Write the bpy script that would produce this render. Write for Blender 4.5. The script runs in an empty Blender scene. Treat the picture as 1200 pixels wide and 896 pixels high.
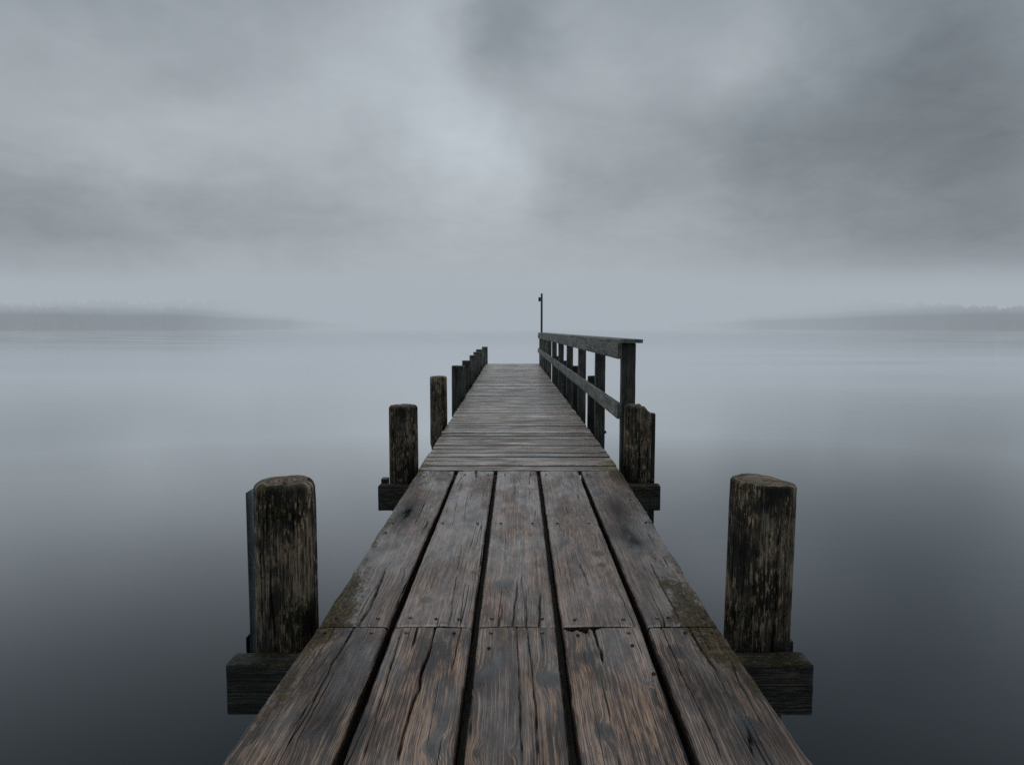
import bpy, math, random
import numpy as np
from mathutils import Vector

random.seed(7)
rng = np.random.default_rng(11)
sc = bpy.context.scene
COL = sc.collection

# ------------------------------------------------------------------ camera
F, W0, H0 = 800.0, 1200.0, 896.0
HOR = 384.0
TH = math.atan((H0 / 2 - HOR) / F)
CH = 1.2                                   # eye height above the deck
WATER_Z = -0.95
cam = bpy.data.cameras.new("camera")
cam.sensor_width = 36.0
cam.lens = 24.0
cam.clip_start = 0.05
cam.clip_end = 20000
cob = bpy.data.objects.new("camera", cam)
COL.objects.link(cob)
cob.location = (0, 0, CH)
cob.rotation_euler = (math.pi / 2 - TH, 0, 0)
sc.camera = cob


def ray(px, py):
    a = (px - W0 / 2) / F
    b = (H0 / 2 - py) / F
    return (a, math.cos(TH) + b * math.sin(TH), -math.sin(TH) + b * math.cos(TH))


def on_z(px, py, z=0.0):                   # survey: photo measurement -> metres on a level
    r = ray(px, py)
    t = (z - CH) / r[2]
    return r[0] * t, r[1] * t


def at_y(px, py, Y):                       # survey: photo measurement -> (x, z) at a distance
    r = ray(px, py)
    t = Y / r[1]
    return r[0] * t, CH + r[2] * t


# ------------------------------------------------------------------ numpy noise
def _hash(ix, iy, s):
    h = (ix.astype(np.int64) * 374761393 + iy.astype(np.int64) * 668265263 + int(s) * 974634777) & 0xFFFFFFFF
    h = ((h ^ (h >> 13)) * 1274126177) & 0xFFFFFFFF
    h = h ^ (h >> 16)
    return (h & 0xFFFFFF) / float(0xFFFFFF)


def vn(x, y, s=0):
    x = np.asarray(x, float); y = np.asarray(y, float)
    x, y = np.broadcast_arrays(x, y)
    ix = np.floor(x); iy = np.floor(y)
    fx = x - ix; fy = y - iy
    fx = fx * fx * (3 - 2 * fx); fy = fy * fy * (3 - 2 * fy)
    a = _hash(ix, iy, s); b = _hash(ix + 1, iy, s); c = _hash(ix, iy + 1, s); d = _hash(ix + 1, iy + 1, s)
    return (a * (1 - fx) + b * fx) * (1 - fy) + (c * (1 - fx) + d * fx) * fy * 1.0


def fbm(x, y, s=0, o=3):
    v = 0; a = 1; t = 0
    for k in range(o):
        v = v + a * vn(np.asarray(x) * 2 ** k, np.asarray(y) * 2 ** k, s + 17 * k); t += a; a *= 0.5
    return v / t


# ------------------------------------------------------------------ node helper
class NT:
    def __init__(self, tree):
        self.t = tree
        tree.nodes.clear()

    def n(self, kind, **kw):
        nd = self.t.nodes.new(kind)
        for k, v in kw.items():
            setattr(nd, k, v)
        return nd

    def set(self, sock, v):
        if isinstance(v, bpy.types.NodeSocket):
            self.t.links.new(v, sock)
        elif v is not None:
            sock.default_value = v

    def m(self, op, a, b=None, c=None, clamp=False):
        nd = self.n('ShaderNodeMath', operation=op)
        nd.use_clamp = clamp
        self.set(nd.inputs[0], a)
        if b is not None: self.set(nd.inputs[1], b)
        if c is not None: self.set(nd.inputs[2], c)
        return nd.outputs[0]

    def xyz(self, x=0.0, y=0.0, z=0.0):
        nd = self.n('ShaderNodeCombineXYZ')
        for i, v in enumerate((x, y, z)): self.set(nd.inputs[i], v)
        return nd.outputs[0]

    def sep(self, v):
        nd = self.n('ShaderNodeSeparateXYZ'); self.set(nd.inputs[0], v)
        return nd.outputs

    def noise(self, vec, scale=1.0, detail=3.0, rough=0.5, dist=0.0, dim='3D'):
        nd = self.n('ShaderNodeTexNoise', noise_dimensions=dim)
        self.set(nd.inputs['Vector'], vec)
        nd.inputs['Scale'].default_value = scale
        nd.inputs['Detail'].default_value = detail
        nd.inputs['Roughness'].default_value = rough
        nd.inputs['Distortion'].default_value = dist
        return nd.outputs['Fac']

    def ss(self, v, lo, hi, a=0.0, b=1.0, kind='SMOOTHSTEP'):
        nd = self.n('ShaderNodeMapRange', interpolation_type=kind)
        self.set(nd.inputs['Value'], v)
        for k, q in (('From Min', lo), ('From Max', hi), ('To Min', a), ('To Max', b)):
            self.set(nd.inputs[k], q)
        return nd.outputs['Result']

    def mix(self, f, a, b, blend='MIX'):
        nd = self.n('ShaderNodeMix', data_type='RGBA', blend_type=blend)
        self.set(nd.inputs['Factor'], f)
        for s, v in ((nd.inputs['A'], a), (nd.inputs['B'], b)) if False else ((nd.inputs[6], a), (nd.inputs[7], b)):
            if isinstance(v, tuple): v = (v[0], v[1], v[2], 1.0)
            self.set(s, v)
        return nd.outputs[2]

    def attr(self, name, kind='GEOMETRY'):
        nd = self.n('ShaderNodeAttribute', attribute_name=name, attribute_type=kind)
        return nd

    def ramp(self, f, stops):
        nd = self.n('ShaderNodeValToRGB')
        cr = nd.color_ramp
        while len(cr.elements) < len(stops): cr.elements.new(0.5)
        for e, (p, c) in zip(cr.elements, stops):
            e.position = p; e.color = (c[0], c[1], c[2], 1)
        self.set(nd.inputs[0], f)
        return nd.outputs[0]


def mat(name):
    m = bpy.data.materials.new(name)
    m.use_nodes = True
    return m, NT(m.node_tree)


# ------------------------------------------------------------------ wood
def wood(name, dark, mid, light, moss=0.0, rough=(0.33, 0.62), streak=0.0, contrast=1.0, mosscol=(0.085, 0.078, 0.028),
         stretch=1.0, bump=1.0, spec=0.5, coarse=1.0, coat=0.0, coatr=0.2, blotw=1.5):
    """across = wc.x (m), along = wc.y (m), wc.z = per-board random offset"""
    m, t = mat(name)
    wc = t.sep(t.attr('wc').outputs['Vector'])
    mk = t.sep(t.attr('mk').outputs['Vector'])      # knot field, moss, damp stain plus painted side shade
    ck = t.attr('ck').outputs['Fac']
    oc = t.sep(t.n('ShaderNodeObjectInfo').outputs['Color'])   # x brightness, y moss, z warmth
    x, y, z = wc[0], t.m('MULTIPLY', wc[1], stretch), wc[2]
    warp = t.noise(t.xyz(t.m('MULTIPLY', x, 4.5), t.m('MULTIPLY', y, 0.6), z), 1, 2)
    warp2 = t.noise(t.xyz(t.m('MULTIPLY', x, 22), t.m('MULTIPLY', y, 2.6), z), 1, 2)
    f = t.m('ADD', x, t.m('MULTIPLY', warp, 0.03))
    f = t.m('ADD', f, t.m('MULTIPLY', warp2, 0.0022))
    f = t.m('ADD', f, t.m('MULTIPLY', mk[0], 0.032))
    f2 = t.m('ADD', t.m('ADD', x, t.m('MULTIPLY', warp, 0.03)), t.m('MULTIPLY', mk[0], 0.014))
    rings = t.noise(t.xyz(t.m('MULTIPLY', f, 185 * coarse), t.m('MULTIPLY', y, 0.7), z), 1, 3, 0.6)
    mids = t.noise(t.xyz(t.m('MULTIPLY', f2, 430 * coarse), t.m('MULTIPLY', y, 3.0), z), 1, 2, 0.6)
    fine = t.noise(t.xyz(t.m('MULTIPLY', f2, 650), t.m('MULTIPLY', y, 14), z), 1, 1)
    blot = t.noise(t.xyz(t.m('MULTIPLY', x, 7), t.m('MULTIPLY', y, 2.2), z), 1, 4, 0.62, 0.4)
    blot2 = t.noise(t.xyz(t.m('MULTIPLY', x, 26), t.m('MULTIPLY', y, 6), z), 1, 4, 0.65)
    g = t.m('MULTIPLY', t.m('SUBTRACT', rings, 0.5), 1.35 * contrast)
    g = t.m('ADD', g, t.m('MULTIPLY', t.m('SUBTRACT', mids, 0.5), 1.4 * contrast))
    g = t.m('ADD', g, t.m('MULTIPLY', t.m('SUBTRACT', fine, 0.5), 1.3))
    g = t.m('ADD', g, t.m('MULTIPLY', t.m('SUBTRACT', blot, 0.5), blotw))
    g = t.m('ADD', g, t.m('MULTIPLY', t.m('SUBTRACT', blot2, 0.5), 0.9))
    g = t.m('ADD', g, 0.5, clamp=True)
    col = t.ramp(g, [(0.05, dark), (0.36, tuple(d * 0.45 + m_ * 0.4 for d, m_ in zip(dark, mid))), (0.6, mid), (1.0, light)])
    # grey/blue weathering against warm heartwood
    hue = t.noise(t.xyz(t.m('MULTIPLY', x, 9), t.m('MULTIPLY', y, 1.3), t.m('ADD', z, 31.0)), 1, 3)
    col = t.mix(t.m('MULTIPLY', t.ss(hue, 0.42, 0.66), t.m('SUBTRACT', 1.0, t.m('MULTIPLY', oc[2], 0.8))), col,
                t.mix(1.0, col, (0.80, 0.95, 1.04), 'MULTIPLY'))
    # pale raised fibres where the surface is worn
    if streak:
        s1 = t.noise(t.xyz(t.m('MULTIPLY', x, 85), t.m('MULTIPLY', y, 10), t.m('ADD', z, 5.0)), 1, 3, 0.6)
        s2 = t.noise(t.xyz(t.m('MULTIPLY', x, 6), t.m('MULTIPLY', y, 1.5), t.m('ADD', z, 9.0)), 1, 3, 0.6)
        sf = t.m('MULTIPLY', t.ss(s1, 0.52, 0.64), t.ss(s2, 0.42, 0.58))
        col = t.mix(t.m('MULTIPLY', sf, streak), col, (light[0] * 1.5, light[1] * 1.42, light[2] * 1.3))
    end = t.ss(wc[0], 2.4, 2.6)             # sawn ends: greyer, paler end grain
    col = t.mix(t.m('MULTIPLY', end, 0.4), col, tuple(v * 0.6 for v in light))
    # knots: dark eye where the knot field is high
    k = t.m('MULTIPLY', t.ss(mk[0], 0.38, 0.78), t.ss(blot2, 0.25, 0.5, 0.6, 1.0))
    kr = t.ss(t.m('ABSOLUTE', t.m('SUBTRACT', mk[0], 0.56)), 0.0, 0.07, 1.0, 0.0)
    col = t.mix(t.m('MULTIPLY', k, 0.8), col, (0.012, 0.0155, 0.019))
    col = t.mix(t.m('MULTIPLY', kr, 0.6), col, (0.014, 0.013, 0.013))
    # damp dark stains, and gap shade painted on board sides
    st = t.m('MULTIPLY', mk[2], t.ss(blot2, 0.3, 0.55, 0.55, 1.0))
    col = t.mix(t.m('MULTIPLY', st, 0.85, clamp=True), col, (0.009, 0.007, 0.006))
    # narrow drying checks
    cn = t.noise(t.xyz(t.m('MULTIPLY', t.m('ADD', x, t.m('MULTIPLY', warp, 0.02)), 19), t.m('MULTIPLY', y, 0.4), t.m('ADD', z, 3.0)), 1, 1)
    cm = t.noise(t.xyz(t.m('MULTIPLY', x, 13), t.m('MULTIPLY', y, 1.7), t.m('ADD', z, 13.0)), 1, 2)
    cr = t.m('MULTIPLY', t.ss(t.m('ABSOLUTE', t.m('SUBTRACT', cn, 0.5)), 0.0, 0.011, 1.0, 0.0), t.ss(cm, 0.52, 0.6))
    cra = t.m('MAXIMUM', cr, ck)
    col = t.mix(t.m('MULTIPLY', cra, 0.9), col, (0.004, 0.0035, 0.003))
    # moss and algae
    mn = t.noise(t.xyz(t.m('MULTIPLY', x, 70), t.m('MULTIPLY', y, 34), z), 1, 4, 0.7)
    mn2 = t.noise(t.xyz(t.m('MULTIPLY', x, 12), t.m('MULTIPLY', y, 5), z), 1, 3, 0.6)
    ma = t.m('ADD', mk[1], t.m('MULTIPLY', oc[1], moss))
    mo = t.ss(t.m('ADD', ma, t.m('MULTIPLY', t.m('SUBTRACT', t.m('ADD', mn, mn2), 1.0), 2.6)), 0.6, 1.25)
    mcol = t.mix(t.ss(mn, 0.4, 0.66), (mosscol[0] * 0.25, mosscol[1] * 0.28, mosscol[2] * 0.35), (mosscol[0] * 2.1, mosscol[1] * 2.0, mosscol[2] * 1.9))
    col = t.mix(t.m('MULTIPLY', mo, 0.85), col, mcol)
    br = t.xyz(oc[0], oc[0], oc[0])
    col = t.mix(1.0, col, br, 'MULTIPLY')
    # bump
    h = t.m('ADD', t.m('MULTIPLY', rings, 0.9), t.m('MULTIPLY', mids, 0.5))
    h = t.m('ADD', h, t.m('MULTIPLY', fine, 0.12))
    h = t.m('ADD', h, t.m('MULTIPLY', blot2, 0.5))
    h = t.m('SUBTRACT', h, t.m('MULTIPLY', cr, 1.6))
    h = t.m('ADD', h, t.m('MULTIPLY', t.m('MULTIPLY', mo, mn), 2.0))
    bp = t.n('ShaderNodeBump')
    bp.inputs['Strength'].default_value = 0.9
    bp.inputs['Distance'].default_value = 0.0048 * bump
    t.set(bp.inputs['Height'], h)
    p = t.n('ShaderNodeBsdfPrincipled')
    t.set(p.inputs['Base Color'], col)
    wet = t.noise(t.xyz(t.m('MULTIPLY', x, 5), t.m('MULTIPLY', y, 1.9), t.m('ADD', z, 77.0)), 1, 3, 0.55)
    ro = t.ss(t.m('ADD', t.m('MULTIPLY', wet, 0.7), t.m('MULTIPLY', g, 0.3)), 0.35, 0.62, rough[0], rough[1])
    ro = t.m('ADD', ro, t.m('MULTIPLY', mo, 0.3), clamp=True)
    t.set(p.inputs['Roughness'], ro)
    sp = t.m('MULTIPLY', t.m('MULTIPLY', t.m('SUBTRACT', 1.0, cra), t.m('SUBTRACT', 1.0, t.m('MULTIPLY', mo, 0.7))), spec)
    sp = t.m('MULTIPLY', sp, t.m('SUBTRACT', 1.0, t.m('MULTIPLY', st, 0.75), clamp=True))
    t.set(p.inputs['Specular IOR Level'], sp)
    t.set(p.inputs['Normal'], bp.outputs[0])
    if coat:                                # film of standing damp in patches
        cw = t.m('MULTIPLY', t.ss(wet, 0.60, 0.40), t.m('SUBTRACT', 1.0, t.m('MAXIMUM', cra, mo)), clamp=True)
        cw = t.m('MULTIPLY', cw, t.ss(blot2, 0.36, 0.56, 0.55, 1.0))
        t.set(p.inputs['Coat Weight'], t.m('MULTIPLY', cw, coat))
        p.inputs['Coat Roughness'].default_value = coatr
        b3 = t.n('ShaderNodeBump'); b3.inputs['Distance'].default_value = 0.0012
        t.set(b3.inputs['Height'], h); t.set(p.inputs['Coat Normal'], b3.outputs[0])
    o = t.n('ShaderNodeOutputMaterial')
    t.t.links.new(p.outputs[0], o.inputs[0])
    return m


M_PLANK = wood('wet_plank_wood', (0.007, 0.0052, 0.0048), (0.100, 0.058, 0.038), (0.37, 0.238, 0.160), streak=0.3, contrast=1.6, blotw=2.2, rough=(0.28, 0.55), spec=0.7, coat=0.95, coatr=0.15, mosscol=(0.07, 0.058, 0.026))
M_PLANK_FAR = wood('damp_plank_wood', (0.015, 0.0105, 0.009), (0.135, 0.088, 0.067), (0.35, 0.245, 0.19), streak=0.3, contrast=1.35, rough=(0.28, 0.5), spec=0.7, mosscol=(0.07, 0.058, 0.026), coat=0.6, coatr=0.12, blotw=1.1, bump=0.8)
M_SLAT = wood('weathered_slat_wood', (0.04, 0.032, 0.027), (0.165, 0.135, 0.115), (0.35, 0.295, 0.25), moss=0.6, rough=(0.3, 0.55), contrast=1.0, spec=0.6, coat=0.8)
M_POST = wood('old_pile_wood', (0.008, 0.0085, 0.0065), (0.078, 0.066, 0.047), (0.36, 0.275, 0.19), stretch=1.7, moss=0.5, streak=0.8, rough=(0.55, 0.85), contrast=1.0, blotw=3.0, bump=2.2, spec=0.3, mosscol=(0.045, 0.05, 0.02), coarse=0.6)
M_BEAM = wood('dark_beam_wood', (0.007, 0.008, 0.008), (0.038, 0.038, 0.033), (0.15, 0.125, 0.095), moss=0.5, streak=0.35, rough=(0.45, 0.75), bump=1.6, spec=0.35, mosscol=(0.05, 0.045, 0.018))
M_RAIL = wood('grey_rail_wood', (0.035, 0.037, 0.033), (0.15, 0.152, 0.135), (0.33, 0.32, 0.285), moss=0.55, rough=(0.5, 0.8), spec=0.35, mosscol=(0.06, 0.065, 0.028))


def simple(name, col, rough=0.6, metal=0.0, var=0.3, scale=30, bump=0.001):
    m, t = mat(name)
    tc = t.n('ShaderNodeTexCoord').outputs['Object']
    n = t.noise(tc, scale, 4, 0.6)
    c = t.mix(t.ss(n, 0.3, 0.7), tuple(v * (1 - var) for v in col), tuple(v * (1 + var) for v in col))
    bp = t.n('ShaderNodeBump'); bp.inputs['Distance'].default_value = bump; t.set(bp.inputs['Height'], n)
    p = t.n('ShaderNodeBsdfPrincipled')
    t.set(p.inputs['Base Color'], c)
    t.set(p.inputs['Roughness'], t.ss(n, 0.3, 0.7, rough - 0.1, min(1, rough + 0.15)))
    p.inputs['Metallic'].default_value = metal
    t.set(p.inputs['Normal'], bp.outputs[0])
    o = t.n('ShaderNodeOutputMaterial'); t.t.links.new(p.outputs[0], o.inputs[0])
    return m


M_NAIL = simple('worn_steel', (0.16, 0.15, 0.145), 0.4, 0.85, 0.35, 120)
M_RUST = simple('rusty_iron', (0.035, 0.016, 0.009), 0.8, 0.2, 0.5, 120)
M_STRIP = simple('slate_grey_strip', (0.19, 0.25, 0.285), 0.55, 0.0, 0.3, 14)
M_IRON = simple('dark_iron', (0.012, 0.014, 0.017), 0.5, 0.4, 0.4, 40)
M_POLE = simple('painted_pole_metal', (0.05, 0.056, 0.062), 0.5, 0.2, 0.2, 8)


# ------------------------------------------------------------------ object helpers
def link(name, verts, faces, m, parent=None, wc=None, mk=None, ck=None, smooth=True, color=(1, 0, 0.3)):
    me = bpy.data.meshes.new(name)
    verts = np.asarray(verts, float)
    fl = [tuple(int(i) for i in f) for f in faces]
    me.from_pydata(verts.tolist(), [], fl)
    n = len(verts)
    if wc is not None:
        a = me.attributes.new('wc', 'FLOAT_VECTOR', 'POINT'); a.data.foreach_set('vector', np.asarray(wc, np.float32).ravel())
        mk = np.zeros((n, 3)) if mk is None else mk
        a = me.attributes.new('mk', 'FLOAT_VECTOR', 'POINT'); a.data.foreach_set('vector', np.asarray(mk, np.float32).ravel())
        ck = np.zeros(n) if ck is None else ck
        a = me.attributes.new('ck', 'FLOAT', 'POINT'); a.data.foreach_set('value', np.asarray(ck, np.float32).ravel())
    me.materials.append(m)
    me.polygons.foreach_set('use_smooth', [smooth] * len(me.polygons))
    me.update()
    o = bpy.data.objects.new(name, me)
    COL.objects.link(o)
    if parent is not None: o.parent = parent
    o.color = (color[0], color[1], color[2], 1)
    return o


def thing(name, label, cat, loc=(0, 0, 0), group=None):
    o = bpy.data.objects.new(name, None)
    COL.objects.link(o)
    o.location = loc
    o['label'] = label; o['category'] = cat
    if group: o['group'] = group
    o.empty_display_size = 0.1
    return o


def sweep(name, section, P0, P1, U, V, m, parent=None, rings=12, jit=0.0015, chamfer=0.006, seed=0, color=(1, 0, 0.3),
          mossf=None, profile=None, crack=None, origin=(0, 0, 0), side_shade=0.0):
    """Run a closed 2-D section (list of (a,b)) from P0 to P1; a along U, b along V; ends chamfered and capped."""
    S = np.asarray(section, float)
    n = len(S)
    P0 = np.asarray(P0, float); P1 = np.asarray(P1, float); U = np.asarray(U, float); V = np.asarray(V, float)
    L = np.linalg.norm(P1 - P0)
    D = (P1 - P0) / L
    cen = S.mean(axis=0)
    size = np.abs(S - cen).max()
    per = np.concatenate([[0], np.cumsum(np.linalg.norm(np.roll(S, -1, 0) - S, axis=1))])
    if profile is None:
        ts = [(0.0, 1 - chamfer / size), (chamfer, 1.0)] + [(chamfer + (L - 2 * chamfer) * k / rings, 1.0) for k in range(1, rings)] + [(L - chamfer, 1.0), (L, 1 - chamfer / size)]
    else:
        ts = profile
    v = []; w = []; mk = []; ck = []
    off = rng.uniform(0, 50)
    N = n + 1                                # seam duplicated for the wood coordinate
    idx = np.arange(N) % n
    for (t_, s_) in ts:
        base = cen + (S[idx] - cen) * s_
        r = np.linalg.norm(S[idx] - cen, axis=1)
        j = (fbm(idx * 0.6 + seed, np.full(N, t_ * 5.0), seed) - 0.5) * 2 * jit
        j2 = crack(idx / n, t_) if crack else np.zeros(N)
        dirs = (S[idx] - cen) / np.maximum(r, 1e-6)[:, None]
        q = base + dirs * (j - j2)[:, None]
        pts = P0 + D * t_ + q[:, :1] * U + q[:, 1:] * V
        v.append(pts)
        w.append(np.stack([per[:N] + 0.0, np.full(N, t_), np.full(N, off)], 1))
        g = np.zeros(N) if mossf is None else mossf(pts, idx / n, t_)
        mk.append(np.stack([np.zeros(N), g, side_shade * (S[idx][:, 1] < S[:, 1].max() - 0.0065)], 1))  # section sides painted dark as the shade between boards
        ck.append(np.clip(j2 / 0.012, 0, 1))
    R = len(ts)
    faces = []
    for a in range(R - 1):
        for b in range(n):
            i = a * N + b
            faces.append((i, i + 1, i + N + 1, i + N))
    v = np.concatenate(v); w = np.concatenate(w); mk = np.concatenate(mk); ck = np.concatenate(ck)
    for end, row in ((0, 0), (1, R - 1)):
        ring = v[row * N: row * N + n]
        c = ring.mean(axis=0)
        gr = mk[row * N: row * N + n, 1].mean()
        st = len(v)
        layers = [1.0, 0.66, 0.33]
        allv = [c + (ring - c) * s for s in layers] + [c[None]]
        loc = [(S - cen) * s for s in layers] + [np.zeros((1, 2))]
        cv = np.concatenate(allv); lc = np.concatenate(loc)
        h = (fbm(lc[:, 0] * 60 + seed, lc[:, 1] * 60, seed + 5) - 0.5) * jit * 2.0
        h[:n] = 0
        cv = cv + D * h[:, None]
        rad = np.linalg.norm(lc, axis=1)
        v = np.concatenate([v, cv])
        w = np.concatenate([w, np.stack([rad + 3, np.arctan2(lc[:, 1], lc[:, 0]) * 0.03, np.full(len(rad), off + 9)], 1)])
        mk = np.concatenate([mk, np.stack([np.zeros(len(rad)), np.full(len(rad), gr), np.zeros(len(rad))], 1)])
        ck = np.concatenate([ck, np.zeros(len(rad))])
        for l in range(2):
            for b in range(n):
                b2 = (b + 1) % n
                q = (st + l * n + b, st + l * n + b2, st + (l + 1) * n + b2, st + (l + 1) * n + b)
                faces.append(q[::-1] if end == 0 else q)
        for b in range(n):
            q = (st + 2 * n + b, st + 2 * n + (b + 1) % n, st + 3 * n)
            faces.append(q[::-1] if end == 0 else q)
    v = v - np.asarray(origin, float)
    return link(name, v, faces, m, parent, w, mk, ck, True, color)


def rrect(w, h, r=0.006, k=3):
    """rounded rectangle centred on 0, sides subdivided"""
    pts = []
    cs = [(w / 2 - r, h / 2 - r, 0), (-w / 2 + r, h / 2 - r, 90), (-w / 2 + r, -h / 2 + r, 180), (w / 2 - r, -h / 2 + r, 270)]
    for i, (cx, cy, a) in enumerate(cs):
        for q in range(3):
            t = math.radians(a + q * 45)
            pts.append((cx + r * math.cos(t), cy + r * math.sin(t)))
        nx = cs[(i + 1) % 4]
        t = math.radians(a + 90)
        p0 = (cx + r * math.cos(t), cy + r * math.sin(t)); p1 = (nx[0] + r * math.cos(t), nx[1] + r * math.sin(t))
        L = math.dist(p0, p1); nn = max(1, int(L / 0.03)) if k == 3 else k
        for q in range(1, nn):
            f = q / nn
            pts.append((p0[0] * (1 - f) + p1[0] * f, p0[1] * (1 - f) + p1[1] * f))
    return pts


def timber(name, a, b, w, h, m, parent, axis, r=0.006, **kw):
    """a rectangular timber between two points; w sideways, h up (or w in x and h in y when it stands)"""
    a = np.asarray(a, float); b = np.asarray(b, float)
    if axis == 'z': U, V = (1, 0, 0), (0, 1, 0)
    elif axis == 'y': U, V = (-1, 0, 0), (0, 0, 1)
    else: U, V = (0, 1, 0), (0, 0, 1)
    return sweep(name, rrect(w, h, r), a, b, U, V, m, parent, **kw)


# ------------------------------------------------------------------ pier: planks
PIER = thing('wooden_pier', 'long weathered wooden pier of broad wet planks running out over still misty water', 'pier')

rowsY = {}
gx = {896: [257, 394, 537, 675, 815, 956], 733: [372, 458, 557, 655, 755, 842], 551: [490, 535, 581, 631, 679, 727]}
G = {}
for py, xs in gx.items():
    G[py] = [on_z(px, py) for px in xs]
YA, YB, YC = G[896][0][1], G[733][0][1], G[551][0][1]


def edge(i, Y):
    """x of the i-th joint line at distance Y (the boards are not quite parallel)"""
    xa, xb, xc = G[896][i][0], G[733][i][0], G[551][i][0]
    Y = np.asarray(Y, float)
    near = xb + (Y - YB) * (xa - xb) / (YA - YB)
    far = xb + (Y - YB) * (xc - xb) / (YC - YB)
    return np.where(Y < YB, near, far)


def seg(pts):                              # a crack measured as photo points, on the deck
    return [on_z(*p) for p in pts]


CR = [  # (points, width m, depth m)
    (seg([(510, 733), (503, 762), (494, 787), (491, 806), (485, 820), (477, 845), (470, 865), (464, 896)]), 0.0055, 0.02),
    (seg([(540, 736), (534, 760), (528, 790)]), 0.003, 0.010),
    (seg([(468, 745), (455, 790), (440, 840), (422, 896)]), 0.0035, 0.010),
    (seg([(415, 735), (402, 757), (389, 777), (378, 800), (360, 835), (330, 884)]), 0.004, 0.012),
    (seg([(606, 734), (607, 770), (609, 810), (610, 850), (612, 896)]), 0.0035, 0.010),
    (seg([(618, 734), (622, 770), (627, 820), (629, 850), (630, 896)]), 0.004, 0.012),
    (seg([(696, 737), (700, 752), (705, 762), (707, 782)]), 0.0055, 0.016),
    (seg([(703, 790), (712, 826), (716, 850)]), 0.003, 0.008),
    (seg([(807, 735), (820, 757), (835, 778), (850, 792)]), 0.005, 0.014),
    (seg([(780, 745), (800, 790), (835, 860), (850, 896)]), 0.003, 0.008),
    (seg([(856, 770), (868, 800), (900, 860)]), 0.003, 0.008),
    (seg([(775, 735), (781, 745)]), 0.006, 0.014),
    (seg([(452, 664), (446, 682), (440, 696), (433, 712), (420, 731)]), 0.006, 0.016),
    (seg([(607, 680), (606, 696), (603, 712), (601, 731)]), 0.005, 0.014),
    (seg([(634, 690), (633, 710), (632, 731)]), 0.006, 0.014),
    (seg([(617, 690), (617, 712), (617, 731)]), 0.004, 0.012),
    (seg([(590, 700), (588, 715), (585, 731)]), 0.004, 0.012),
    (seg([(558, 552), (558, 560)]), 0.01, 0.016),
    (seg([(677, 655), (685, 672), (692, 690)]), 0.005, 0.012),
    (seg([(725, 690), (735, 712), (742, 728)]), 0.004, 0.01),
    (seg([(760, 655), (778, 690), (795, 722)]), 0.004, 0.01),
    (seg([(498, 640), (486, 672), (474, 705)]), 0.003, 0.008),
    (seg([(541, 640), (534, 680), (527, 729)]), 0.003, 0.008),
]
KN = [on_z(px, py) + (r, s) for px, py, r, s in [
    (515, 757, 0.030, 1.0), (509, 874, 0.036, 1.0), (556, 796, 0.045, 0.8), (560, 882, 0.02, .7), (685, 770, 0.036, 0.9), (640, 795, 0.045, 0.85), (708, 857, 0.032, 1.0), (793, 763, 0.045, 0.85),
    (879, 850, 0.04, 0.9), (600, 880, .016, .6), (360, 860, 0.03, 0.7), (760, 800, .014, .7),
    (521, 612, 0.05, 0.7), (589, 684, 0.055, 0.7), (661, 635, 0.05, 0.7), (700, 648, 0.045, 0.8), (697, 578, 0.05, 0.95), (530, 582, 0.05, 0.95), (555, 670, 0.018, 0.9), (613, 592, 0.03, 0.8),
    (499, 703, 0.035, 0.7), (518, 561, 0.05, 0.8), (560, 565, .04, .5), (690, 558, 0.04, 0.8), (640, 556, .035, .7), (668, 559, .035, .7), (665, 680, .03, .5), (705, 662, .022, 1.0), (585, 640, .02, .7), (735, 688, .03, .6)]]
ST = [on_z(px, py) + (rx, ry, s) for px, py, rx, ry, s in [
    (481, 594, 0.085, 0.30, 1.0), (474, 606, 0.06, 0.22, 0.8), (738, 628, 0.085, 0.28, 1.0), (727, 604, 0.07, 0.28, 0.8), (722, 592, .08, .2, .5), (748, 637, .05, .12, .6),
    (470, 575, 0.05, 0.3, 0.35), (585, 689, 0.13, 0.1, 0.4), (655, 690, 0.1, 0.1, 0.25), (400, 790, 0.1, 0.2, 0.35), (868, 790, 0.1, 0.12, 0.8), (900, 860, 0.1, 0.14, 0.7), (380, 800, 0.08, 0.2, 0.4),
    (370, 850, 0.08, 0.12, 0.45), (820, 810, 0.08, 0.1, 0.5), (560, 800, 0.06, 0.05, 0.35)]]
MO = [on_z(px, py) + (rx, ry, s) for px, py, rx, ry, s in [
    (398, 706, 0.13, 0.42, 1.25), (385, 740, 0.10, 0.25, 0.85), (345, 800, 0.10, 0.18, 0.75), (822, 715, 0.14, 0.45, 1.1), (835, 740, 0.10, 0.25, 1.2), (860, 770, 0.08, 0.2, 0.7),
    (498, 556, 0.14, 0.5, 0.9), (722, 556, 0.16, 0.5, 1.0), (745, 590, 0.07, 0.9, 0.6), (450, 620, .05, .8, .45), (330, 830, .07, .2, .5), (790, 690, .06, .6, .55)]]


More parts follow.
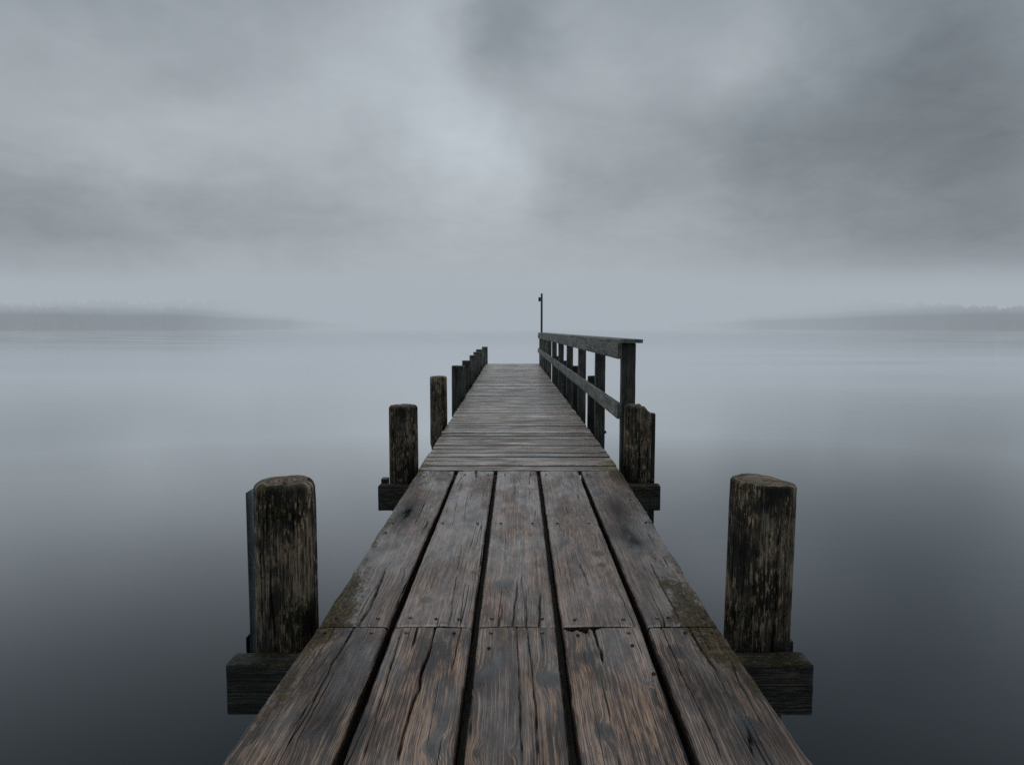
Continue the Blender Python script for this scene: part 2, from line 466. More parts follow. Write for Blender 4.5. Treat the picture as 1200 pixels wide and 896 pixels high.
def plank(i, Y0, Y1, dense_from, dx, dy, sect, bright, warm):
    gap = 0.0135
    ys = []
    y = Y0
    while y < Y1 - 1e-6:
        ys.append(y)
        y += dy if y >= dense_from else 0.05
    ys.append(Y1)
    ys = np.array(ys)
    x0 = edge(i, ys) + (gap if i > 0 else 0.0)
    x1 = edge(i + 1, ys) - (gap if i < 4 else 0.0)
    sd = i * 13 + sect * 101
    rag = 0.0022 if 0 < i < 5 else 0.004
    x0 = x0 + (fbm(ys * 9, sd, 3, 4) - 0.5) * 2 * (rag if i > 0 else 0.006)
    x1 = x1 + (fbm(ys * 9, sd + 5, 4, 4) - 0.5) * 2 * (rag if i < 4 else 0.006)
    nx = max(8, int(round(float((x1 - x0).mean()) / dx)))
    s = np.linspace(0, 1, nx + 1)
    # tighten rows towards both edges for the worn arris
    s = 0.5 - 0.5 * np.sign(0.5 - s) * (1 - (1 - np.abs(1 - 2 * s)) ** 1.0) if False else s
    X = x0[:, None] * (1 - s) + x1[:, None] * s
    Y = np.repeat(ys[:, None], nx + 1, 1).copy()
    # irregular sawn ends
    endj = (fbm(X[-1] * 40, sd, 9, 3) - 0.5) * 0.008
    notch = np.zeros(nx + 1)
    if sect == 0 and i == 3:
        xa = on_z(659, 734)[0]; xb = on_z(711, 734)[0]
        q = np.clip((X[-1] - xa) / (xb - xa), 0, 1)
        notch = np.clip(np.minimum(q * 9, (1 - q) * 2.2), 0, 1) * (0.016 + 0.03 * vn(X[-1] * 55, 2, 5))
    if sect == 1 and i == 3:
        xa = on_z(660, 732)[0]; xb = on_z(700, 732)[0]
    far = np.clip((ys - (Y1 - 0.16)) / 0.16, 0, 1)[:, None]
    Y -= far * (np.abs(endj) + notch)[None]
    if sect == 1:
        near = np.clip(((Y0 + 0.12) - ys) / 0.12, 0, 1)[:, None]
        Y += near * (0.002 + np.abs((fbm(X[0] * 40, sd, 19, 3) - 0.5) * 0.010))[None]
    Z = (fbm(X * 14, Y * 2.2, sd, 4) - 0.5) * 0.006 + (fbm(X * 60, Y * 5, sd + 3, 2) - 0.5) * 0.0018
    Z += -0.0035 * (2 * s[None] - 1) ** 2
    wdt = (x1 - x0)[:, None]
    d = np.minimum(s[None] * wdt, (1 - s[None]) * wdt)
    arr = 0.007 + 0.006 * fbm(Y * 14, s[None] * 2 + sd, 8, 3)
    Z -= 0.011 * np.clip(1 - d / arr, 0, 1) ** 2
    dend = np.minimum(Y1 - ys, ys - Y0)[:, None]
    Z -= 0.006 * np.clip(1 - dend / 0.012, 0, 1) ** 2
    K = np.zeros_like(X); MS = np.zeros_like(X); SN = np.zeros_like(X); C = np.zeros_like(X)
    xm0, xm1 = x0.min() - 0.03, x1.max() + 0.03
    for (kx, ky, r, st) in KN:
        dd = ((X - kx) / r) ** 2 + ((Y - ky) / (r * 1.55)) ** 2
        K = np.maximum(K, st * np.exp(-dd * 0.75)) if False else K + st * np.exp(-dd * 0.75) * ((kx > xm0) & (kx < xm1))
    K = np.clip(K, 0, 1)
    Z += 0.0035 * K
    for (kx, ky, rx, ry, st) in ST:
        SN += st * np.exp(-((X - kx) / rx) ** 2 - ((Y - ky) / ry) ** 2)
    for (kx, ky, rx, ry, st) in MO:
        MS += st * np.exp(-((X - kx) / rx) ** 2 - ((Y - ky) / ry) ** 2)
    MS *= 0.8
    if i == 0: MS += 0.3 * np.exp(-(s[None] * wdt / 0.05) ** 2)
    if i == 4: MS += 0.3 * np.exp(-((1 - s[None]) * wdt / 0.05) ** 2)
    for pts, wd, dp in CR:
        px = np.array([p[0] for p in pts]); py = np.array([p[1] for p in pts])
        o = np.argsort(py); px, py = px[o], py[o]
        mid = np.interp(np.mean(py), py, px)
        if not (xm0 < mid < xm1) or py[-1] < Y0 - 0.05 or py[0] > Y1 + 0.05: continue
        cx = np.interp(ys, py, px) + (fbm(ys * 14, sd + 40, 6, 3) - 0.5) * 0.006
        tap = np.clip(np.minimum((ys - py[0]) / 0.08 + (1.0 if py[0] <= Y0 + 0.1 else 0), (py[-1] - ys) / 0.08 + (1.0 if py[-1] >= Y1 - 0.1 else 0)), 0, 1)
        tap = tap * (0.55 + 0.6 * fbm(ys * 12, sd, 12, 2))
        a = np.exp(-((X - cx[:, None]) / (wd * 0.5 * (0.5 + tap[:, None]))) ** 2) * tap[:, None]
        Z -= dp * a
        C = np.maximum(C, np.clip(a * 1.5, 0, 1))
    if sect == 0 and i == 3:                # splintered patch beside the broken end
        a = np.clip(1.3 - np.abs(X - on_z(683, 740)[0]) / 0.05, 0, 1) * np.clip((Y - (Y1 - 0.22)) / 0.2, 0, 1)
        sp = a * np.clip(vn(X * 120, Y * 5, 44) - 0.35, 0, 1) * 2
        Z -= 0.011 * sp
    # assemble: top grid + skirt
    R, Cn = X.shape
    TH_ = 0.085
    top = np.stack([X, Y, Z], -1).reshape(-1, 3)
    off = rng.uniform(0, 60)
    wc = np.stack([np.broadcast_to(s[None] * wdt, X.shape) + i * 0.0, Y, np.full_like(X, off)], -1).reshape(-1, 3)
    mk = np.stack([K, MS, SN], -1).reshape(-1, 3)
    ck = C.reshape(-1)
    idx = np.arange(R * Cn).reshape(R, Cn)
    a, b, c, dd = idx[:-1, :-1], idx[:-1, 1:], idx[1:, 1:], idx[1:, :-1]
    faces = np.stack([a, b, c, dd], -1).reshape(-1, 4)
    faces = [tuple(f) for f in faces.tolist()]
    loop = list(idx[0, :]) + list(idx[1:, -1]) + list(idx[-1, :-1][::-1]) + list(idx[1:-1, 0][::-1])
    L = np.array(loop)
    tv = top[L].copy()
    base = R * Cn
    n = len(L)
    v2 = tv.copy()
    v3 = tv.copy(); v3[:, 2] = -TH_
    w2 = wc[L].copy(); w3 = wc[L].copy(); w3[:, 0] += TH_
    m2 = mk[L].copy(); m2[:, 2] = np.maximum(m2[:, 2], 0.5)  # plank sides darkened to paint in the shade of the gaps
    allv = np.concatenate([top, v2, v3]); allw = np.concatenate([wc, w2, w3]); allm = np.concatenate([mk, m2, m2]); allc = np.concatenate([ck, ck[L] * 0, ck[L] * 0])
    for q in range(n):
        q2 = (q + 1) % n
        faces.append((base + q2, base + q, base + n + q, base + n + q2))
    faces.append(tuple(range(base + 2 * n - 1, base + n - 1, -1)))
    return link('plank', allv, faces, M_PLANK if sect == 0 else M_PLANK_FAR, PIER, allw, allm, allc, True, (bright, 0, warm))


planks = {}
BR0 = [0.80, 1.02, 0.86, 0.98, 0.80]; WM0 = [0.5, 0.9, 1.1, 1.1, 0.7]
BR1 = [0.85, 1.0, 1.12, 1.08, 0.72]; WM1 = [0.6, 0.6, 1.0, 1.1, 0.3]
for i in range(5):
    planks[0, i] = plank(i, -1.0, YB - 0.004, 1.7, 0.0028, 0.008, 0, BR0[i], WM0[i])
for i in range(5):
    planks[1, i] = plank(i, YB + 0.004, YC - 0.004, YB, 0.0042, 0.014, 1, BR1[i], WM1[i])


# nails: children of the plank they are driven into
def dome(r, h, n=14):
    v = []; f = []
    rr = [(1.0, -0.3), (1.0, 0.25), (0.8, 0.75), (0.45, 0.97)]
    for a, b in rr:
        for k in range(n):
            t = 2 * math.pi * k / n
            v.append((r * a * math.cos(t), r * a * math.sin(t), h * b))
    v.append((0, 0, h))
    for l in range(3):
        for k in range(n):
            f.append((l * n + k, l * n + (k + 1) % n, (l + 1) * n + (k + 1) % n, (l + 1) * n + k))
    for k in range(n): f.append((3 * n + k, 3 * n + (k + 1) % n, 4 * n))
    return v, f


NAILS = [(443, 724, 0), (481, 723.5, 0), (511, 725, 1), (538, 724.5, 0), (576, 724, 0), (635.5, 724, 0), (673.6, 725, 0), (730.6, 725, 0), (770, 724, 0), (783, 723.5, 1), (394, 724, 1), (824, 724, 1),
         (435.5, 741, 0), (476.6, 741, 0), (532, 741.5, 1), (575.6, 741, 0), (573, 759, 1), (635, 741, 0), (677, 744, 1), (736.5, 741, 0), (741, 756, 1), (766, 789, 1), (834, 741, 1), (803, 741, 1), (381, 741, 1),
         (500, 556, 1), (527, 556, 1), (545, 556, 1), (572, 556, 1), (592, 556, 1), (622, 556, 1), (640, 556, 1), (670, 556, 1), (688, 556, 1), (716, 556, 1),
         (452, 624, 1), (460, 613, 1), (519, 613, 1), (560, 613, 1), (587, 613, 1), (624, 613, 1), (653, 613, 1), (690, 613, 1), (757, 612, 1)]
for k, (px, py, rust) in enumerate(NAILS):
    x, y = on_z(px, py)
    sect = 0 if y < YB else 1
    i = 0
    for q in range(5):
        if edge(q, y) <= x < edge(q + 1, y): i = q
    v, f = dome(0.0085 if not rust else 0.0075, 0.006 if not rust else 0.004)
    o = link('nail', v, f, M_RUST if rust else M_NAIL, planks[sect, i])
    me = planks[sect, i].data
    o.location = (x, y, 0.001)

# ------------------------------------------------------------------ pier: cross slats
YF = 22.95
NS = 84
pl = (YF - YC) / NS
xl0, xr0 = G[551][0][0], G[551][5][0]
xl1 = (570 - 600) * YF / 800; xr1 = (631 - 600) * YF / 800
for k in range(NS):
    y0 = YC + pl * k; y1 = y0 + pl
    f = (k + 0.5) / NS
    xl = xl0 + (xl1 - xl0) * f + random.uniform(-0.008, 0.008)
    xr = xr0 + (xr1 - xr0) * f + random.uniform(-0.008, 0.008)
    g = random.uniform(0.016, 0.021)
    yc = (y0 + y1) / 2; zc = -0.022 + random.uniform(-0.0025, 0.0025)
    tl = random.uniform(-0.004, 0.004)
    if k == 0: yc += 0.004

    def mf(pts, u, t_):
        dl = pts[:, 0] - xl; dr = xr - pts[:, 0]
        b = 0.35 * np.exp(-(dl / 0.10) ** 2) + 0.5 * np.exp(-(dr / 0.16) ** 2)
        if k < 2: b = b + 0.5 * np.exp(-(dl / 0.25) ** 2) + 0.7 * np.exp(-(dr / 0.3) ** 2)
        return b
    br = random.choice([0.55, 0.75, 0.9, 1.0, 1.1, 1.4]) * random.uniform(0.88, 1.12) * (1.5 + 0.35 * f)  # slats paler with distance: haze put into the colour
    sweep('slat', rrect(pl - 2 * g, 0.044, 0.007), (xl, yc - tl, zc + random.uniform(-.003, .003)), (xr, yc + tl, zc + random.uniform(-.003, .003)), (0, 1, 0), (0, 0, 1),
          M_SLAT, PIER, rings=22, jit=0.0028, seed=k * 3 + 1, color=(br, 0.12 + 0.25 * random.random(), random.uniform(0.2, 0.8)), mossf=mf, side_shade=1.0)

# ------------------------------------------------------------------ pier: joists and crossbeams
for i in range(1, 5):  # timbers added under the plank gaps, toned dark to keep them black
    xa = float(edge(i, -0.9)); xb = float(edge(i, YC))
    timber('joist', (xa, -0.95, -0.145), (xb, YC - 0.02, -0.145), 0.075, 0.115, M_BEAM, PIER, 'y', rings=20, color=(0.35, 0.1, 0.2), seed=i)
for i, dx in ((0, 0.07), (5, -0.07)):
    xa = float(edge(i, -0.9)) + dx; xb = float(edge(i, YC)) + dx
    timber('joist', (xa, -0.95, -0.145), (xb, YC - 0.02, -0.145), 0.07, 0.115, M_BEAM, PIER, 'y', rings=20, color=(0.6, 0.3, 0.2), seed=i + 7)
for f in (0.08, 0.5, 0.92):
    timber('joist', (xl0 + (xr0 - xl0) * f, YC + 0.03, -0.125), (xl1 + (xr1 - xl1) * f, YF - 0.02, -0.125), 0.08, 0.15, M_BEAM, PIER, 'y', rings=40, color=(0.6, 0.3, 0.2), seed=int(f * 10))


def beam(xa, xb, Yf, zt, zb, dep, seed, col):
    """crossbeam whose front face stands at Yf"""
    def crk(u, t_):
        # a long horizontal check half-way down the front face
        return 0.011 * np.exp(-((u - 0.855) / 0.012) ** 2) * (0.6 + 0.4 * math.sin(t_ * 7))

    def mf(pts, u, t_):
        return 0.55 * np.clip((pts[:, 2] - (zt - 0.014)) / 0.014, 0, 1) + 0.05
    h = zt - zb
    return sweep('crossbeam', rrect(dep, h, 0.006), (xa, Yf + dep / 2, (zt + zb) / 2), (xb, Yf + dep / 2, (zt + zb) / 2), (0, 1, 0), (0, 0, 1),
                 M_BEAM, PIER, rings=70, jit=0.006, chamfer=0.004, seed=seed, color=col, mossf=mf, crack=crk)


zt1 = at_y(600, 779, 2.72)[1]; zb1 = at_y(600, 837, 2.72)[1]
beam(at_y(265, 800, 2.72)[0], at_y(953, 800, 2.72)[0], 2.72, zt1, zb1, 0.115, 3, (1.0, 0.6, 0.3))
zt2 = at_y(600, 569.5, 5.86)[1]; zb2 = at_y(600, 598, 5.86)[1]
beam(at_y(443, 580, 5.86)[0], at_y(774, 580, 5.86)[0], 5.86, zt2, zb2, 0.115, 8, (1.0, 0.7, 0.2))


# ------------------------------------------------------------------ round mooring piles
def pile(label, cx, cy, ztop, r, seed, kind='round', lean=(0, 0), color=(1, 0.3, 0.4), hi=False, group='mooring posts along the pier', seg=None, material=None):
    root = thing('mooring_post', label, 'mooring post', (cx, cy, 0), group)
    zb = WATER_Z - 1.6
    n = seg or (150 if hi else 48)
    dz = 0.012 if hi else 0.05
    zs = [zb, WATER_Z - 0.3]
    z = -0.6
    sh = {'round': 0.031, 'flat': 0.012, 'chip': 0.025}[kind] * (r / 0.13)
    while z < ztop - sh - dz: zs.append(z); z += dz
    zs.append(ztop - sh)
    K = 7
    prof = [(q, 1.0) for q in zs]
    for k in range(1, K + 1):
        a = k / K * math.pi / 2
        prof.append((ztop - sh + sh * math.sin(a), 1.0 - (sh * 0.95 / r) * (1 - math.cos(a))))
    th = np.linspace(0, 2 * math.pi, n + 1)
    R_ = len(prof)
    V = np.zeros((R_, n + 1, 3)); WC = np.zeros((R_, n + 1, 3)); MK = np.zeros((R_, n + 1, 3)); CK = np.zeros((R_, n + 1))
    off = rng.uniform(0, 50)
    cx_n, sy_n = np.cos(th) * 2.2, np.sin(th) * 2.2
    # drying checks: angle, half width, depth, bottom, top
    ch = []
    rs = np.random.default_rng(seed)
    for q in range(13 if hi else 7):
        a = rs.uniform(0, 2 * math.pi); t1 = ztop - rs.uniform(-0.1, 0.35); ch.append((a, rs.uniform(0.010, 0.026), rs.uniform(0.005, 0.016) * r / 0.13, t1 - rs.uniform(0.2, 0.9), t1))
    for a_, (z, s_) in enumerate(prof):
        rad = r * s_ * (1.0 + 0.05 * (fbm(cx_n + 5, sy_n + 9 + seed, seed, 2) - 0.5) * 2)
        zz = np.full(n + 1, z)
        grv = (fbm(cx_n * 3.2 + seed, sy_n * 3.2 + z * 0.5, seed + 2, 3) - 0.5) * 0.013 * r / 0.13
        grv += (vn(cx_n * 11 + 20, sy_n * 11 + z * 1.5 + 20, seed + 4) - 0.5) * 0.006
        c = np.zeros(n + 1)
        for (ca, cw, cd, c0, c1) in ch:
            wob = 0.10 * (vn(z * 5.0, ca * 10, seed) - 0.5)
            da = np.abs((th - ca - wob + math.pi) % (2 * math.pi) - math.pi)
            if z > ztop - 0.06: cd = cd * max(0.15, (ztop - z) / 0.06)
            env = max(0, min(1, (z - c0) / 0.1, (c1 - z) / 0.1 + (1 if c1 > ztop else 0)))
            e = np.exp(-(da / cw) ** 2) * env
            grv = grv - cd * e
            c = np.maximum(c, np.clip(e * 1.3, 0, 1))
        if z < -0.36: grv = grv - 0.16 * r * min(1, (-0.36 - z) / 0.05)
        grv = grv * (1.0 if z < ztop - 0.1 else 0.25 + 0.75 * max(0, (ztop - z) / 0.1))
        rad = rad + grv * min(1, s_)
        # worn shoulders: rot bites into the top edge unevenly
        if z > ztop - 0.12:
            q = (z - (ztop - 0.12)) / 0.12
            rad = rad - r * 0.05 * q * np.clip(fbm(cx_n * 1.5 + 3, sy_n * 1.5 + seed, seed + 8, 3) - 0.45, 0, 1)
            zz = zz - 0.012 * q * np.clip(fbm(cx_n * 1.1, sy_n * 1.1 + seed, seed + 6, 2) - 0.35, 0, 1) * (r / 0.13)
            if kind == 'chip':                   # right shoulder broken away in steps
                bite = np.clip((np.cos(th) - 0.35) * 3.5, 0, 1)
                zz = zz - bite * 0.045 * q - np.clip((np.cos(th) - 0.75) * 6, 0, 1) * 0.05 * q
                # high splinter on the left
                zz = zz + np.exp(-((th - 3.6) / 0.35) ** 2) * 0.012 * q
            if kind == 'flat' and hi:
                zz = zz - 0.016 * q * np.clip(np.cos(th - 0.2), 0, 1) ** 2 + 0.008 * q * np.clip(-np.cos(th), 0, 1)
        zrel = z - (-0.2)
        ox = lean[0] * zrel; oy = lean[1] * zrel
        V[a_, :, 0] = rad * np.cos(th) + ox; V[a_, :, 1] = rad * np.sin(th) + oy; V[a_, :, 2] = zz
        WC[a_, :, 0] = th * r; WC[a_, :, 1] = z; WC[a_, :, 2] = off
        MK[a_, :, 1] = 0.42 * max(0, 1 - (ztop - z) / 0.22) + 0.35 * max(0, min(1, (0.1 - z) / 0.4))
        MK[a_, :, 2] = 0.45 * max(0, min(1, (0.22 - z) / 0.45)) + 0.0
        CK[a_] = c
    V[:, -1] = V[:, 0]
    N = n + 1
    faces = []
    for a_ in range(R_ - 1):
        for b in range(n):
            i = a_ * N + b
            faces.append((i, i + 1, i + N + 1, i + N))
    v = V.reshape(-1, 3); wc = WC.reshape(-1, 3); mk = MK.reshape(-1, 3); ck = CK.reshape(-1)
    # top: concentric rings with end-grain relief
    ring = v[(R_ - 1) * N: (R_ - 1) * N + n]
    c = ring.mean(axis=0)
    st = len(v); lay = [1, .85, .7, .55, .4, .25, .1]
    sp = ch[0][0]
    tv = []; tw = []; tk = []
    for s in lay:
        p = c + (ring - c) * s
        # end relief and a radial split
        da = np.abs((th[:n] - sp + math.pi) % (2 * math.pi) - math.pi)
        e = np.exp(-(da * s / 0.10) ** 2)
        hz = (fbm(p[:, 0] * 40 + 9, p[:, 1] * 40 + seed, seed, 3) - 0.5) * 0.012 * (1 if s < 1 else 0) - 0.006 * e * (1 if s < 1 else 0)
        p = p.copy(); p[:, 2] += hz
        tv.append(p); rr = np.full(n, r * s)
        tw.append(np.stack([rr + 3, th[:n] * 0.02, np.full(n, off + 4)], 1))
        tk.append(e)
    tv.append(c[None] + np.array([[0, 0, -0.003]])); tw.append(np.array([[3.0, 0, off + 4]])); tk.append(np.zeros(1))
    tv = np.concatenate(tv); tw = np.concatenate(tw); tk = np.concatenate(tk)
    for l in range(len(lay) - 1):
        for b in range(n):
            b2 = (b + 1) % n
            faces.append((st + l * n + b, st + l * n + b2, st + (l + 1) * n + b2, st + (l + 1) * n + b))
    l = len(lay) - 1
    for b in range(n): faces.append((st + l * n + b, st + l * n + (b + 1) % n, st + (l + 1) * n))
    v = np.concatenate([v, tv]); wc = np.concatenate([wc, tw])
    mk = np.concatenate([mk, np.stack([np.zeros(len(tv)), np.full(len(tv), 0.12), np.zeros(len(tv))], 1)]); ck = np.concatenate([ck, tk * 0.8])
    link('post', v, faces, material or M_POST, root, wc, mk, ck, True, color)
    return root


def pile_at(label, pxl, pxr, ptop, Y, seed, **kw):
    py = ptop + 30
    xl = at_y(pxl, py, Y)[0]; xr = at_y(pxr, py, Y)[0]
    # the silhouette edges are seen tangentially; radius from half the width
    r = (xr - xl) / 2 * 0.955
    zt = at_y(600, ptop + 1.5, Y + r * 0.6)[1]
    return pile(label, (xl + xr) / 2, Y, zt, r, seed, **kw)


L1 = pile_at('thick round mooring post at front left with rounded top and slate-grey side strip', 298, 369.5, 556, 2.97, 5, hi=True, color=(1.05, 0.45, 0.4))
R1 = pile_at('thick round mooring post with flat sawn top, standing at the front right', 853, 927.5, 555.5, 2.98, 29, kind='flat', hi=True, lean=(0.016, 0), color=(1.1, 0.4, 0.4))
L2 = pile_at('dark round mooring post behind the far left crossbeam end, second in the left row', 455.5, 490, 471.5, 6.10, 31, hi=True, color=(0.85, 0.5, 0.1), seg=96)
R2 = pile_at('dark mooring post with broken stepped top at the near end of the handrail', 730.5, 764, 471.5, 6.10, 47, kind='chip', hi=True, color=(1.0, 0.4, 0.5), seg=96)
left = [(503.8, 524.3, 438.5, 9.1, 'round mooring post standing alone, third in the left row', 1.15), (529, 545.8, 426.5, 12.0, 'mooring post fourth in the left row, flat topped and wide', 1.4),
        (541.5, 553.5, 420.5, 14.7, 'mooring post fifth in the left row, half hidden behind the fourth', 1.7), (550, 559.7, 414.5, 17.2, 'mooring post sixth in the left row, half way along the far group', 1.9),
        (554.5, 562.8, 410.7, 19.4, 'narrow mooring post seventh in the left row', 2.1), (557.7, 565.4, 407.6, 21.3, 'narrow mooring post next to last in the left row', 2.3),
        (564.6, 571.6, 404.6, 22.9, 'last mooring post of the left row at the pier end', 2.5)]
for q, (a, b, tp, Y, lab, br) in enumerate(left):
    pile_at(lab, a, b, tp, Y, 60 + q * 7, color=(br if q < 1 else 0.42 + 0.13 * q, 0.5, 0.15), kind='round' if q < 1 else 'flat', material=M_POST if q < 1 else M_RAIL)  # far posts grow paler with distance, haze put into their colour
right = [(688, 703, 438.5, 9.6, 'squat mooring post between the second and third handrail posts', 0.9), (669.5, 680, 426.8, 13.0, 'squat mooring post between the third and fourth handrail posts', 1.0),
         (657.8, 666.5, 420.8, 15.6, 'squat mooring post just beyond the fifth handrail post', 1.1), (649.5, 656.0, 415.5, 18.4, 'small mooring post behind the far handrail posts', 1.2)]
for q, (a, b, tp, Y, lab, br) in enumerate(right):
    pile_at(lab, a, b, tp, Y, 160 + q * 7, color=(0.28 + 0.08 * q, 0.4, 0.1), kind='flat', seg=40, material=M_RAIL)  # posts further out coloured paler to paint in haze

# fittings on the big posts
def sub(name, a, b, w, h, m, root, axis, r=0.003, **kw):
    return timber(name, a, b, w, h, m, root, axis, r, origin=tuple(root.location), **kw)


def px_box(root, name, pl_, pr_, pt, pb, Y, dep, m, color=(1, 0, .3)):
    xa, zt = at_y(pl_, pt, Y); xb, zb = at_y(pr_, pb, Y)
    return sub(name, ((xa + xb) / 2, Y, zb), ((xa + xb) / 2, Y, zt), xb - xa, dep, m, root, 'z', r=min(0.004, (xb - xa) * 0.2), rings=10, jit=0.0012, chamfer=0.002, color=color)


px_box(L1, 'strip', 292.6, 299.6, 574.5, 806, 3.0, 0.09, M_STRIP)
px_box(L1, 'bracket', 290.6, 293.0, 744, 800, 2.96, 0.05, M_IRON)
px_box(R1, 'bracket', 919.5, 925.2, 748, 800, 2.98, 0.06, M_IRON)
px_box(R2, 'strip', 758.5, 765, 484, 612, 6.12, 0.09, M_BEAM, (0.7, 0.4, 0.1))
px_box(L2, 'strip', 447.5, 455.5, 560, 585, 6.12, 0.09, M_BEAM, (0.7, 0.4, 0.1))


def knob(root, px, py, Y, r, name='bolt'):
    x, z = at_y(px, py, Y)
    v, f = dome(r, r * 1.1, 16)
    o = link(name, [(a, -c, b) for a, b, c in v], [q[::-1] for q in f] if False else f, M_IRON, root)
    o.location = (x - root.location.x, Y - root.location.y, z)


knob(R2, 764, 563.5, 6.02, 0.022)
knob(R1, 888, 560, 3.4, 0.001) if False else None

# ------------------------------------------------------------------ handrail
RAIL = thing('handrail', 'weathered wooden handrail with flat top board running along the right side of the pier', 'handrail', (1.0, 6.3, 0))
ro = tuple(RAIL.location)
Yn, Yf = 6.32, 22.85


def rx(Y): return 1.022 + (0.905 - 1.022) * (Y - Yn) / (Yf - Yn)


ztopn = at_y(600, 397.5, Yn)[1]; ztopf = at_y(600, 389.6, Yf)[1]
def rz(Y): return ztopn + (ztopf - ztopn) * (Y - Yn) / (Yf - Yn)


postY = [6.40, 8.28, 10.25, 12.25, 14.25, 16.25, 18.2, 20.1, 21.6, 22.78]
pw = [0.128, 0.118, 0.112, 0.11, 0.11, 0.11, 0.11, 0.11, 0.11, 0.1]
for k, (Y, w) in enumerate(zip(postY, pw)):
    zt = rz(Y) - 0.036
    br = 0.42 + 0.8 * (k / 9.0)  # later posts lighter, haze mixed into their colour
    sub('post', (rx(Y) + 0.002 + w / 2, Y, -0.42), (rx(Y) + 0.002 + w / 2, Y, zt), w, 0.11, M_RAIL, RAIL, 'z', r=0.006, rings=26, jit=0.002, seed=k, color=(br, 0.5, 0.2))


def rail_board(name, dx, w, ztop, ztopf_, h, seed, color, y0=Yn - 0.0, y1=Yf, ya=None):
    a = (rx(y0) + dx, y0, ztop - h / 2); b = (rx(y1) + dx, y1, ztopf_ - h / 2)
    return sub(name, a, b, w, h, M_RAIL, RAIL, 'y', r=0.004, rings=80, jit=0.002, chamfer=0.003, seed=seed, color=color)


rail_board('top_rail', -0.021, 0.042, rz(Yn) - 0.037, rz(Yf) - 0.037, 0.145, 71, (1.0, 0.5, 0.2), y0=Yn + 0.01)
# cap in two lengths, as the joint in the photograph shows
ys_ = [Yn - 0.05, 11.2, 11.204, Yf + 0.05]
for q, (a, b) in enumerate(((ys_[0], ys_[1]), (ys_[2], ys_[3]))):
    sub('cap_board', (rx(a) + 0.075, a, rz(a) - 0.017), (rx(b) + 0.075, b, rz(b) - 0.017 + q * 0.002), 0.21, 0.034, M_RAIL, RAIL, 'y', r=0.004, rings=60, jit=0.002, chamfer=0.003, seed=80 + q, color=(1.15 + 0.2 * q, 0.35, 0.15))
mz0 = at_y(729.7, 473, Yn)[1]; mz1 = at_y(630.3, 407.8, Yf)[1]
rail_board('middle_rail', -0.021, 0.042, mz0, mz1, 0.142, 73, (1.15, 0.35, 0.4))
v, f = dome(0.02, 0.03, 12)
bo = link('bolt', [(c, b, a) for a, b, c in v], f, M_IRON, RAIL)
xb_, zb_ = at_y(709, 506.5, 8.25)
bo.location = (rx(8.28) + 0.118 - ro[0], 8.28 - ro[1], zb_)

# ------------------------------------------------------------------ pole at the far end
px_, _ = at_y(634.7, 380, 23.08)
POLE = thing('lamp_pole', 'slim dark pole with a small box near its top, beyond the handrail end', 'pole', (px_, 23.08, 0))
zt = at_y(634.7, 343.8, 23.08)[1]


def tube(name, root, r, z0, z1, m, n=20, r1=None):
    v = []; f = []
    r1 = r1 or r
    pr = [(z0, r), ((z0 + z1) / 2, (r + r1) / 2), (z1 - 0.008, r1), (z1, r1 * 0.8)]
    for z, q in pr:
        for k in range(n):
            t = 2 * math.pi * k / n
            v.append((q * math.cos(t), q * math.sin(t), z))
    for l in range(len(pr) - 1):
        for k in range(n): f.append((l * n + k, l * n + (k + 1) % n, (l + 1) * n + (k + 1) % n, (l + 1) * n + k))
    f.append(tuple(range((len(pr) - 1) * n, len(pr) * n)))
    f.append(tuple(range(n - 1, -1, -1)))
    return link(name, v, f, m, root)


tube('pole', POLE, 0.036, WATER_Z - 1.0, zt, M_POLE, r1=0.034)
zl = at_y(632, 350.5, 23.08)[1]
sub('lamp_box', (px_ - 0.075, 23.08, zl - 0.075), (px_ - 0.075, 23.08, zl + 0.065), 0.07, 0.09, M_IRON, POLE, 'z', r=0.012, rings=3, chamfer=0.012)
sub('lamp_arm', (px_ - 0.05, 23.08, zl + 0.0), (px_ - 0.02, 23.08, zl + 0.0), 0.03, 0.03, M_IRON, POLE, 'x', r=0.004, rings=2, chamfer=0.002)

# ------------------------------------------------------------------ water
m, t = mat('lake_water')
pos = t.n('ShaderNodeNewGeometry').outputs['Position']
ps = t.sep(pos)
dist = t.m('SQRT', t.m('ADD', t.m('MULTIPLY', ps[0], ps[0]), t.m('MULTIPLY', ps[1], ps[1])))
rp = t.noise(t.xyz(t.m('MULTIPLY', ps[0], 0.5), t.m('MULTIPLY', ps[1], 1.5), 0.0), 1, 2, 0.5, 0.3)
patch = t.ss(t.noise(t.xyz(t.m('MULTIPLY', ps[0], 0.03), t.m('MULTIPLY', ps[1], 0.045), 3.0), 1, 2), 0.5, 0.68)
fade = t.ss(dist, 15.0, 70.0, 1.0, 0.03)
bp = t.n('ShaderNodeBump')
bp.inputs['Strength'].default_value = 0.5
t.set(bp.inputs['Height'], t.m('MULTIPLY', t.m('MULTIPLY', rp, t.m('ADD', 0.15, t.m('MULTIPLY', patch, 0.85))), fade))
bp.inputs['Distance'].default_value = 0.022
gl = t.n('ShaderNodeBsdfGlossy')
gl.inputs['Color'].default_value = (0.965, 0.972, 0.985, 1)
t.set(gl.inputs['Roughness'], t.ss(t.noise(t.xyz(t.m('MULTIPLY', ps[0], 0.05), t.m('MULTIPLY', ps[1], 0.09), 8.0), 1, 3), 0.35, 0.65, 0.09, 0.14))
